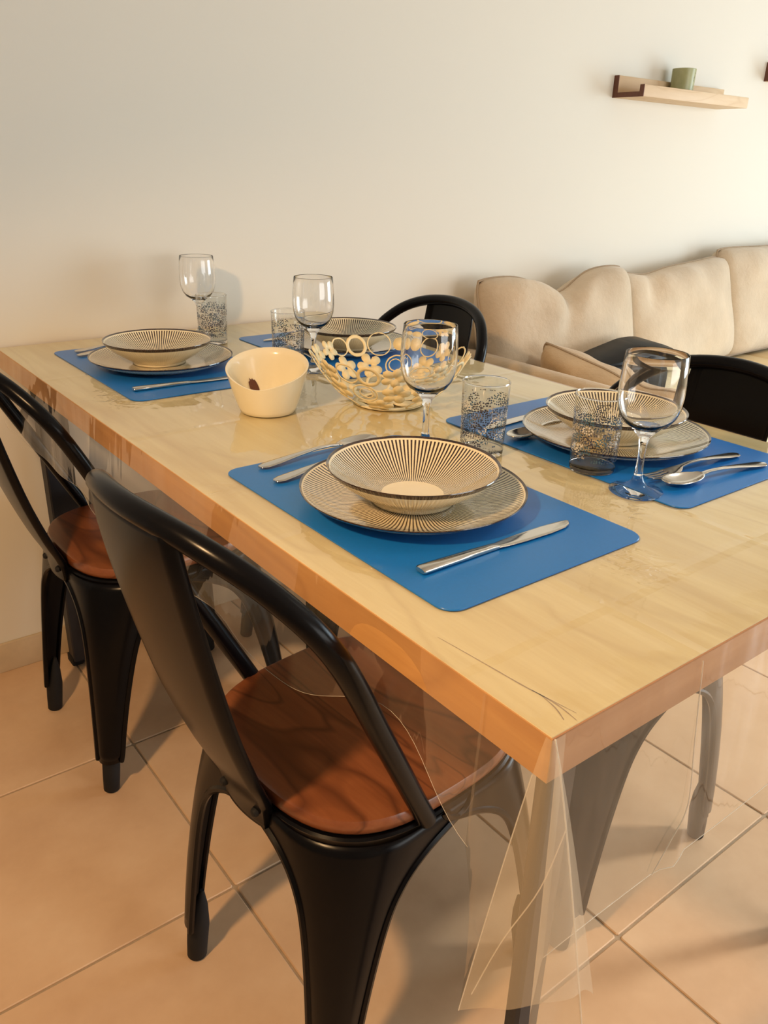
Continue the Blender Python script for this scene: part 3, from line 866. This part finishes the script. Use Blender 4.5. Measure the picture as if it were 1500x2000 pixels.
def make_knife():
    t = empty('table_knife', (0, 0, 0))
    vs, fs = loft([(0.0, 0, 0.0035, 0.0070, 0.0024), (0.002, 0, 0.0037, 0.0078, 0.0034), (0.03, 0, 0.0036, 0.0072, 0.0034), (0.07, 0, 0.0034, 0.0060, 0.0031), (0.098, 0, 0.0030, 0.0050, 0.0027), (0.104, 0, 0.0028, 0.0052, 0.0022)])
    mk('handle', vs, fs, M['cutlery'], t, True, 50)
    vs, fs = loft([(0.104, 0, 0.0027, 0.0054, 0.0019), (0.116, 0.0008, 0.0023, 0.0074, 0.0013), (0.14, 0.0010, 0.0021, 0.0092, 0.0010), (0.18, 0.0010, 0.0020, 0.0098, 0.0009), (0.205, 0.0016, 0.0019, 0.0082, 0.0008), (0.216, 0.0034, 0.0018, 0.0050, 0.0007), (0.221, 0.0054, 0.0017, 0.0018, 0.0005)])
    mk('blade', vs, fs, M['cutlery'], t, True, 50)
    return t


HAND = [(0.0, 0, 0.0030, 0.0030, 0.0010), (0.003, 0, 0.0031, 0.0066, 0.0013), (0.010, 0, 0.0034, 0.0092, 0.0015), (0.030, 0, 0.0050, 0.0085, 0.0016), (0.060, 0, 0.0078, 0.0055, 0.0017), (0.090, 0, 0.0100, 0.0036, 0.0018), (0.115, 0, 0.0098, 0.0031, 0.0019), (0.130, 0, 0.0080, 0.0040, 0.0016)]


def make_fork():
    t = empty('table_fork', (0, 0, 0))
    vs, fs = loft(HAND); mk('handle', vs, fs, M['cutlery'], t, True, 50)
    g = [loft([(0.130, 0, 0.0080, 0.0042, 0.0015), (0.138, 0, 0.0060, 0.0090, 0.0012), (0.146, 0, 0.0042, 0.0116, 0.0011), (0.154, 0, 0.0032, 0.0124, 0.0011)])]
    for k in range(4):
        y = (k - 1.5) * 0.0066
        g.append(loft([(0.152, y, 0.0033, 0.0022, 0.0011), (0.170, y, 0.0024, 0.0021, 0.0010), (0.188, y, 0.0036, 0.0019, 0.0009), (0.200, y * 0.98, 0.0062, 0.0010, 0.0006)], 8))
    vs, fs = join(g); mk('tines', vs, fs, M['cutlery'], t, True, 50)
    return t


def make_spoon():
    t = empty('table_spoon', (0, 0, 0))
    vs, fs = loft(HAND); mk('handle', vs, fs, M['cutlery'], t, True, 50)
    vs, fs = [], []; nu, nv = 16, 28
    x0, Ls, Wd, dep = 0.128, 0.070, 0.0205, 0.0085
    for j in range(nu + 1):
        r = j / nu
        for i in range(nv):
            a = 2 * math.pi * i / nv; c = math.cos(a); s = math.sin(a)
            egg = 1.0 - 0.22 * c
            x = x0 + Ls / 2 - c * r * Ls / 2; y = s * r * Wd * (0.86 + 0.14 * (-c))
            z = 0.0012 + dep * (r ** 2.2) * 0.85 + (0.0015 if c > 0.9 and j == nu else 0)
            vs.append((x, y, z))
    fs = [(j * nv + i, j * nv + (i + 1) % nv, (j + 1) * nv + (i + 1) % nv, (j + 1) * nv + i) for j in range(nu) for i in range(nv)]
    b = mk('spoon_bowl', vs, fs, M['cutlery'], t, True, 60)
    md = b.modifiers.new('thickness', 'SOLIDIFY'); md.thickness = 0.0014; md.offset = 0
    return t


kinds = {'knife': make_knife, 'fork': make_fork, 'spoon': make_spoon}; first = {}
ZU = ZP + 0.0002
# kind, handle end (x, y), heading in degrees, label
cut = [('knife', 0.081, 0.245, -1, 'steel table knife on the nearest placemat, in front of its plate'),
       ('spoon', 0.095, 0.589, 3, 'steel spoon on the nearest placemat, the outer one behind its plate'),
       ('fork', 0.086, 0.535, 6, 'steel fork on the nearest placemat, its handle half under the plate rim'),
       ('fork', 0.691, 0.265, 176.5, 'steel fork on the right placemat, tines beside the big wine glass foot'),
       ('spoon', 0.686, 0.221, 172, 'steel spoon on the right placemat, lying in front of the fork'),
       ('knife', 0.690, 0.572, 184, 'steel knife on the right placemat, far side of its plate'),
       ('spoon', 0.655, 0.513, 186.3, 'steel spoon on the right placemat, its tip peeping out under the plate rim'),
       ('knife', 0.105, 1.043, -1.5, 'steel knife on the far left placemat, in front of its plate'),
       ('fork', 0.118, 1.386, 4, 'steel fork on the far left placemat, outer one behind the plate'),
       ('spoon', 0.110, 1.348, 8, 'steel spoon on the far left placemat, handle showing beside the plate'),
       ('knife', 0.726, 1.292, 177, 'steel knife on the placemat at the back, by its far edge'),
       ('fork', 0.490, 1.010, 88, 'steel fork on the back placemat, tip beside the far tumbler')]
for kd, x, y, a, lab in cut:
    if kd not in first: first[kd] = kinds[kd](); o = first[kd]
    else: o = copy_tree(first[kd])
    o.location = (x, y, ZU); o.rotation_euler = (0, 0, R(a)); tag(o, lab, kd, 'table ' + kd + 's' if kd != 'knife' else 'table knives')

# ------------------------------------------------------------------ cream dipping bowl with a slanting rim
def rim_z(a):  # a = angle; lowest towards the viewer, highest at the back
    dd = (math.degrees(a) - 222 + 180) % 360 - 180
    return 0.0715 + 0.0165 * math.cos(a - R(48)) - 0.0065 * math.exp(-(dd / 32) ** 2)


wb = tag(empty('cream_bowl', (0.243, 0.823, TZ + CZ + 0.0003)), 'deep cream ceramic bowl with a dipping rim and brown leaf print inside', 'bowl')
seg = 72; vs, fs = [], []
rows = [(0.0, 0.0, 0), (0.040, 0.0, 0), (0.0440, 0.0015, 0)] + [(0.0440 + 0.0235 * (t / 8) ** 0.9, t / 8, 1) for t in range(1, 9)]
rows += [(0.0665, 1.012, 1), (0.0645, 1.004, 1)] + [(0.0395 + 0.0245 * (t / 8) ** 0.8, t / 8, 2) for t in range(7, -1, -1)] + [(0.030, 0.0052, 0), (0, 0.0050, 0)]
ring = []
for r, q, kd in rows:
    ids = []
    for i in range(seg):
        a = 2 * math.pi * i / seg; zt = rim_z(a)
        z = q if kd == 0 else (0.0015 + q * (zt - 0.0015) if kd == 1 else 0.0060 + q * (zt - 0.0060))
        fl = 1.0 + 0.06 * (zt - 0.080) / 0.02 * (q if kd else 0)
        ids.append(len(vs)); vs.append((r * fl * math.cos(a), r * fl * 1.0 * math.sin(a), z))
    ring.append(ids)
for a, b in zip(ring, ring[1:]):
    for i in range(seg): fs.append((a[i], a[(i + 1) % seg], b[(i + 1) % seg], b[i]))
o = mk('bowl_body', vs, fs, M['white_bowl'], wb, True, 60)
# leaf print: a thin transfer lying on the inside wall
lv, lf = [], []
outl = [(0, -1.0), (0.45, -0.9), (0.62, -0.55), (0.66, -0.1), (0.62, 0.3), (0.50, 0.62), (0.30, 0.60), (0.24, 0.86), (0.02, 0.72), (-0.14, 1.0), (-0.26, 0.66), (-0.48, 0.66), (-0.60, 0.30), (-0.66, -0.1), (-0.62, -0.55), (-0.45, -0.9)]
for u, v_ in outl: lv.append((u, v_))
leaf = []
for u, v_ in outl:
    leaf.append((u * 0.0115, v_ * 0.0150))
LZ = []
lm_o = mk('leaf_print', [(x, y, 0) for x, y in leaf] + [(x, y, 0.0005) for x, y in leaf], [tuple(range(len(leaf))), tuple(range(len(leaf), 2 * len(leaf)))] + [(i, (i + 1) % len(leaf), len(leaf) + (i + 1) % len(leaf), len(leaf) + i) for i in range(len(leaf))], M['motif'], wb, False)
lm_o.location = (0.001, 0.0472, 0.030); lm_o.rotation_euler = (R(70), R(-14), R(4))

# ------------------------------------------------------------------ flower basket of cut metal
bk = tag(empty('fruit_basket', (0.441, 0.760, TZ + CZ + 0.0003)), 'open cream metal basket made of cut-out flowers and rings', 'basket')


def bsurf(a, s):
    """dome of the basket: a around, s = 0 at the base ring, 1 at the rim"""
    r = 0.048 + (0.135 - 0.048) * (s ** 0.80); z = 0.003 + 0.086 * (s ** 1.45)
    return Vector((r * math.cos(a), r * math.sin(a), z))


def bframe(a, s):
    p = bsurf(a, s); e = 0.01
    tv = (bsurf(a, min(s + e, 1.2)) - bsurf(a, s - e if s > e else 0)).normalized(); tu = Vector((-math.sin(a), math.cos(a), 0))
    return p, tu, tv, tu.cross(tv)


def on_surf(a, s, u, v):
    """point at tangent offset (u, v) metres from (a, s), pulled onto the dome"""
    p, tu, tv, nn = bframe(a, s); q = p + tu * u + tv * v
    # re-project by matching height/radius along the profile
    rr = math.hypot(q.x, q.y); aa = math.atan2(q.y, q.x)
    best = min((abs((0.048 + 0.09 * (k / 60) ** 0.80) - rr) + abs(0.003 + 0.086 * (k / 60) ** 1.45 - q.z), k) for k in range(0, 73))
    sp_ = bsurf(aa, best[1] / 60)
    return q.lerp(sp_, 0.6)


def flat_ring(a, s, r_out, wid, n=28):
    o_, i_ = [], []
    for k in range(n):
        t = 2 * math.pi * k / n
        o_.append(on_surf(a, s, r_out * math.cos(t), r_out * math.sin(t))); i_.append(on_surf(a, s, (r_out - wid) * math.cos(t), (r_out - wid) * math.sin(t)))
    vs = o_ + i_; fs = [(k, (k + 1) % n, n + (k + 1) % n, n + k) for k in range(n)]
    return vs, fs


def flower(a, s, rad, petals=5, rot=0.0):
    n = petals * 10; o_, i_ = [], []
    for k in range(n):
        t = 2 * math.pi * k / n
        pr = rad * (0.42 + 0.58 * abs(math.cos(petals * (t - rot) / 2)) ** 0.55)
        o_.append(on_surf(a, s, pr * math.cos(t), pr * math.sin(t))); i_.append(on_surf(a, s, rad * 0.11 * math.cos(t), rad * 0.11 * math.sin(t)))
    vs = o_ + i_; fs = [(k, (k + 1) % n, n + (k + 1) % n, n + k) for k in range(n)]
    return vs, fs


def disc(a, s, rad, n=20):
    vs = [on_surf(a, s, rad * math.cos(2 * math.pi * k / n), rad * math.sin(2 * math.pi * k / n)) for k in range(n)]
    return vs, [tuple(range(n))]


def bpart(name, g):
    o = mk(name, g[0], g[1], M['cream_metal'], bk, True, 40)
    md = o.modifiers.new('thickness', 'SOLIDIFY'); md.thickness = 0.0012; md.offset = 0
    return o


rb = random.Random(11)
# rim row, middle row, low row: rings, blossoms and dots alternate so that neighbours touch
A0 = R(52)                                    # the far side of the rim as the photograph shows it
for da, kind, r_ in ((76, 'flower', .021), (58, 'flower', .019), (45, 'ring', .0175), (29, 'wide', .0205), (9, 'ring', .0225), (-8, 'dot', .012), (-19, 'dot', .013), (-34, 'ring', .020), (-52, 'flower', .021),
                     (-70, 'ring', .018), (-87, 'flower', .021), (-105, 'ring', .020), (-123, 'wide', .020), (-141, 'flower', .021), (-159, 'ring', .020), (-177, 'flower', .021), (165, 'wide', .020), (148, 'ring', .020), (130, 'flower', .021), (112, 'ring', .020), (94, 'wide', .019)):
    a = A0 + R(da)
    if kind == 'ring': bpart('ring', flat_ring(a, 0.87, r_, 0.0021))
    elif kind == 'wide': bpart('ring', flat_ring(a, 0.86, r_, 0.0060))
    elif kind == 'flower': bpart('flower', flower(a, 0.86, r_, 5, rb.uniform(0, 2)))
    else: bpart('dot', disc(a, 0.88, r_))
nr = 13
for k in range(nr):
    a = 2 * math.pi * (k + 0.6) / nr
    if k % 3 != 1: bpart('flower', flower(a, 0.56, 0.0245, 5, rb.uniform(0, 2)))
    elif k % 2: bpart('ring', flat_ring(a, 0.56, 0.0215, 0.0024)); bpart('ring', flat_ring(a + 0.03, 0.57, 0.0125, 0.0020))
    else: bpart('ring', flat_ring(a, 0.56, 0.0220, 0.0055))
nr = 7
for k in range(nr):
    a = 2 * math.pi * (k + 0.3) / nr
    if k % 2: bpart('ring', flat_ring(a, 0.23, 0.0225, 0.0048))
    else: bpart('flower', flower(a, 0.24, 0.0235, 5, rb.uniform(0, 2)))
bpart('base_ring', join([([Vector((r * math.cos(2 * math.pi * k / 48), r * math.sin(2 * math.pi * k / 48), 0.0022)) for r in (0.060, 0.046) for k in range(48)], [(k, (k + 1) % 48, 48 + (k + 1) % 48, 48 + k) for k in range(48)])]))
bpart('flower', ([Vector((0.052 * (0.42 + 0.58 * abs(math.cos(2.5 * 2 * math.pi * k / 60)) ** 0.5) * math.cos(2 * math.pi * k / 60), 0.052 * (0.42 + 0.58 * abs(math.cos(2.5 * 2 * math.pi * k / 60)) ** 0.5) * math.sin(2 * math.pi * k / 60), 0.0032)) for k in range(60)], [tuple(range(60))]))

# ------------------------------------------------------------------ sofa along the back wall
so = tag(empty('sofa', (1.25, 1.0, 0)), 'low tan sofa along the back wall, seen behind the dining chairs', 'sofa')


def soft_box(name, x0, x1, y0, y1, z0, z1, mat, parent, bev=0.04, puff=0.0):
    bm = bmesh.new(); box_bm(bm, x0, x1, y0, y1, z0, z1, bev, 5)
    o = mkbm(name, bm, mat, None, True, 60)
    if parent: o.parent = parent; o.matrix_parent_inverse = Matrix.Translation(-Vector(parent.location))
    return o


soft_box('arm', 1.215, 1.325, 0.62, 1.49, 0.05, 0.640, M['linen_dark'], so, 0.045)
soft_box('base', 1.33, 2.50, 0.72, 1.50, 0.06, 0.30, M['linen_dark'], so, 0.03)
soft_box('seat_mattress', 1.33, 2.44, 0.70, 1.50, 0.302, 0.475, M['mattress'], so, 0.035)
for x in (1.27, 2.44):
    for y in (0.76, 1.44): soft_box('foot', x - .025, x + .025, y - .025, y + .025, 0, 0.062, M['dark_steel'], so, 0.004)


def cushion(name, w_, h_, d_, mat, corner=0.012, sag=0.0, pinch=None, seed=0, nx=30):
    """stuffed cushion standing in XZ, thickness along Y; origin at the middle of its lower edge"""
    rr = random.Random(seed); ph = [rr.uniform(0, 6.28) for _ in range(6)]
    vs, fs = [], []
    for side in (-1, 1):
        for j in range(nx + 1):
            for i in range(nx + 1):
                u, v = 2 * i / nx - 1, 2 * j / nx - 1
                # pillow outline: edges bow inwards between the softly rounded corners
                uu, vv_ = u * math.sqrt(1 - 0.09 * v ** 8), v * math.sqrt(1 - 0.09 * u ** 8)
                x = uu * w_ / 2 * (1 - corner * 2 * (1 - v * v)); z = (vv_ * (1 - corner * 2 * (1 - u * u)) + 1) * h_ / 2
                th = (max(0, (1 - u ** 4)) * max(0, (1 - v ** 4))) ** 0.42
                wr = 0.007 * math.sin(5 * u + 3 * v + ph[0]) + 0.005 * math.sin(9 * u - 6 * v + ph[1]) * (0.3 + 0.7 * abs(v)) + 0.006 * math.sin(13 * u + ph[2]) * max(0, v) ** 2
                y = side * (d_ / 2 * th + wr * th)
                if pinch:
                    pu, pv, amp = pinch
                    g = math.exp(-((u - pu) / 0.34) ** 2) * max(0, (v - pv) / (1 - pv)) ** 1.2
                    z -= amp * g
                    if side < 0:
                        dd = abs(u - pu - 0.18 * (v - 1)); y += 0.045 * math.exp(-(dd / 0.10) ** 2) * max(0, v - pv + 0.25) * th
                z -= sag * (1 - u * u) * max(0, v)
                vs.append((x, y, z))
    n = nx + 1
    for s_ in (0, 1):
        b = s_ * n * n
        for j in range(nx):
            for i in range(nx):
                f = (b + j * n + i, b + j * n + i + 1, b + (j + 1) * n + i + 1, b + (j + 1) * n + i); fs.append(f if s_ == 0 else tuple(reversed(f)))
    bm = bmesh.new(); V = [bm.verts.new(v) for v in vs]
    for f in fs: bm.faces.new([V[q] for q in f])
    bmesh.ops.remove_doubles(bm, verts=bm.verts, dist=0.0004)
    t = empty(name, (0, 0, 0))
    mkbm('cushion_cover', bm, mat, t, True, 80)
    # piping round the seam
    ed = [vs[j * n] for j in range(n)] + [vs[nx * n + i] for i in range(1, n)] + [vs[j * n + nx] for j in range(nx - 1, -1, -1)] + [vs[i] for i in range(nx - 1, 0, -1)]
    tube('piping', [Vector(e) for e in ed], 0.0038, M['piping'], t, 6, True)
    return t


def place_cushion(o, loc, rx, rz, ry=0.0):
    o.location = loc; o.rotation_euler = (rx, ry, rz)


a = cushion('back_cushion', 0.63, 0.385, 0.20, M['linen'], 0.012, 0.0, (0.02, 0.05, 0.062), 1)
place_cushion(a, (1.60, 1.335, 0.477), R(-14), R(-3), R(-1.6)); tag(a, 'beige linen back cushion with a pinched top, leftmost on the sofa', 'cushion', 'sofa back cushions')
a = cushion('back_cushion', 0.70, 0.385, 0.19, M['linen'], 0.012, 0.012, (-0.5, 0.3, 0.020), 2)
place_cushion(a, (2.22, 1.345, 0.478), R(-14), R(2), R(-1.5)); tag(a, 'beige linen back cushion, second from left, standing before the wall', 'cushion', 'sofa back cushions')
a = cushion('back_cushion', 0.70, 0.41, 0.19, M['linen'], 0.012, 0.0, None, 3)
place_cushion(a, (2.86, 1.365, 0.484), R(-12), R(0)); tag(a, 'pale linen back cushion cut off by the right edge of the picture', 'cushion', 'sofa back cushions')
a = cushion('small_cushion', 0.50, 0.185, 0.13, M['linen_dark'], 0.016, 0.01, (0.4, 0.2, 0.02), 4)
place_cushion(a, (1.435, 1.035, 0.476), R(10), R(-88), R(6.5)); tag(a, 'small tan cushion leaning against the sofa arm', 'cushion')

# bench with pale planks at the right
be = tag(empty('plank_bench', (2.9, 1.1, 0)), 'low bench of pale wooden planks at the right, under the cushions', 'bench')
xs = 2.505
for k, wd in enumerate((0.232, 0.20, 0.22, 0.22)):
    o = box('plank', xs, xs + wd - 0.006, 0.74 + 0.0, 1.50, 0.452, 0.478 - 0.0015 * (k % 2), M['deck'], None, 0.003); o.parent = be; o.matrix_parent_inverse = Matrix.Translation(-Vector(be.location))
    xs += wd
for x in (2.56, 3.30):
    for y in (0.80, 1.44):
        o = box('leg', x - .03, x + .03, y - .03, y + .03, 0, 0.451, M['deck'], None, 0.003); o.parent = be; o.matrix_parent_inverse = Matrix.Translation(-Vector(be.location))

# black bag on the sofa seat
bg_o = tag(empty('handbag', (1.61, 1.165, 0.478)), 'black leather bag with curved handle lying on the sofa seat', 'bag')
bm = bmesh.new(); box_bm(bm, 0.0, 0.215, -0.065, 0.06, 0.0, 0.165, 0.02, 3)
mkbm('bag_body', bm, M['bag'], bg_o, True, 50)
P = [(-0.190, 0.158), (-0.13, 0.166), (-0.06, 0.176), (0.0, 0.186), (0.06, 0.194), (0.14, 0.190), (0.215, 0.168)]
cv = catmull([(x, 0, z) for x, z in P], 5); vs, fs = [], []
for i, p in enumerate(cv):
    kk = min(1.0, 0.35 + i / 14)
    for (dy, dz) in ((-0.074, -0.030), (-0.072, -0.014), (-0.045, -0.002), (0.04, 0.004), (0.062, -0.012), (0.0, -0.034)): vs.append((p.x, dy * (0.5 + 0.5 * kk), p.z + dz * kk))
n = len(cv); fs = [(i * 6 + k, i * 6 + (k + 1) % 6, (i + 1) * 6 + (k + 1) % 6, (i + 1) * 6 + k) for i in range(n - 1) for k in range(6)] + [tuple(range(6)), tuple((n - 1) * 6 + k for k in range(6))]
mk('flap', vs, fs, M['bag'], bg_o, True, 40)
cv = catmull([(-0.165, -0.060, 0.135), (-0.11, -0.064, 0.140), (-0.04, -0.068, 0.138), (0.01, -0.070, 0.115), (0.045, -0.072, 0.07), (0.06, -0.072, 0.02)], 6)
tube('handle', cv, [0.011 + 0.012 * i / len(cv) for i in range(len(cv))], M['bag'], bg_o, 10)
bm = bmesh.new(); box_bm(bm, -0.12, 0.01, -0.055, 0.02, 0.02, 0.125, 0.03, 4); mkbm('lining', bm, M['bag_lining'], bg_o)

# ------------------------------------------------------------------ wall shelves
def make_shelf(x0, z0, length, name='picture_ledge'):
    t = empty(name, (x0, WY, z0))
    box('back_board', 0, length, -0.018, 0, 0, 0.062, M['pine'], t, 0.0015)
    box('shelf_board', 0, length, -0.100, -0.0185, 0, 0.014, M['pine'], t, 0.0015)
    box('front_lip', 0, length, -0.116, -0.1005, 0, 0.033, M['pine'], t, 0.0015)
    box('shaded_end_grain', -0.0022, 0, -0.018, 0, 0, 0.062, M['pine_end_shaded'], t); box('shaded_end_grain', -0.0022, 0, -0.100, -0.0185, 0, 0.014, M['pine_end_shaded'], t); box('shaded_end_grain', -0.0022, 0, -0.116, -0.1005, 0, 0.033, M['pine_end_shaded'], t)  # thin caps on the left ends, shade painted into their brown
    return t


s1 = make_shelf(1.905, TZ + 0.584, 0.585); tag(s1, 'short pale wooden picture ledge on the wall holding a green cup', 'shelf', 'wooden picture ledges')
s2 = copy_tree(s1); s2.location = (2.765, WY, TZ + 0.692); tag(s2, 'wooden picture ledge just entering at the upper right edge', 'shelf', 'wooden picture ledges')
cp = tag(empty('candle_cup', (2.178, WY - 0.058, TZ + 0.584 + 0.0145)), 'small green candle cup standing on the wall ledge', 'cup')
lathe('cup_wall', [(0, 0), (0.048, 0), (0.052, 0.003), (0.054, 0.04), (0.055, 0.083), (0.0535, 0.084), (0.052, 0.083), (0.050, 0.04), (0.049, 0.03), (0, 0.03)], M['cup'], cp, 40)
cp.scale = (0.68, 0.68, 1.0)
lathe('wax', [(0, 0.031), (0.0485, 0.031), (0.0485, 0.06), (0, 0.058)], M['mattress'], cp, 32)
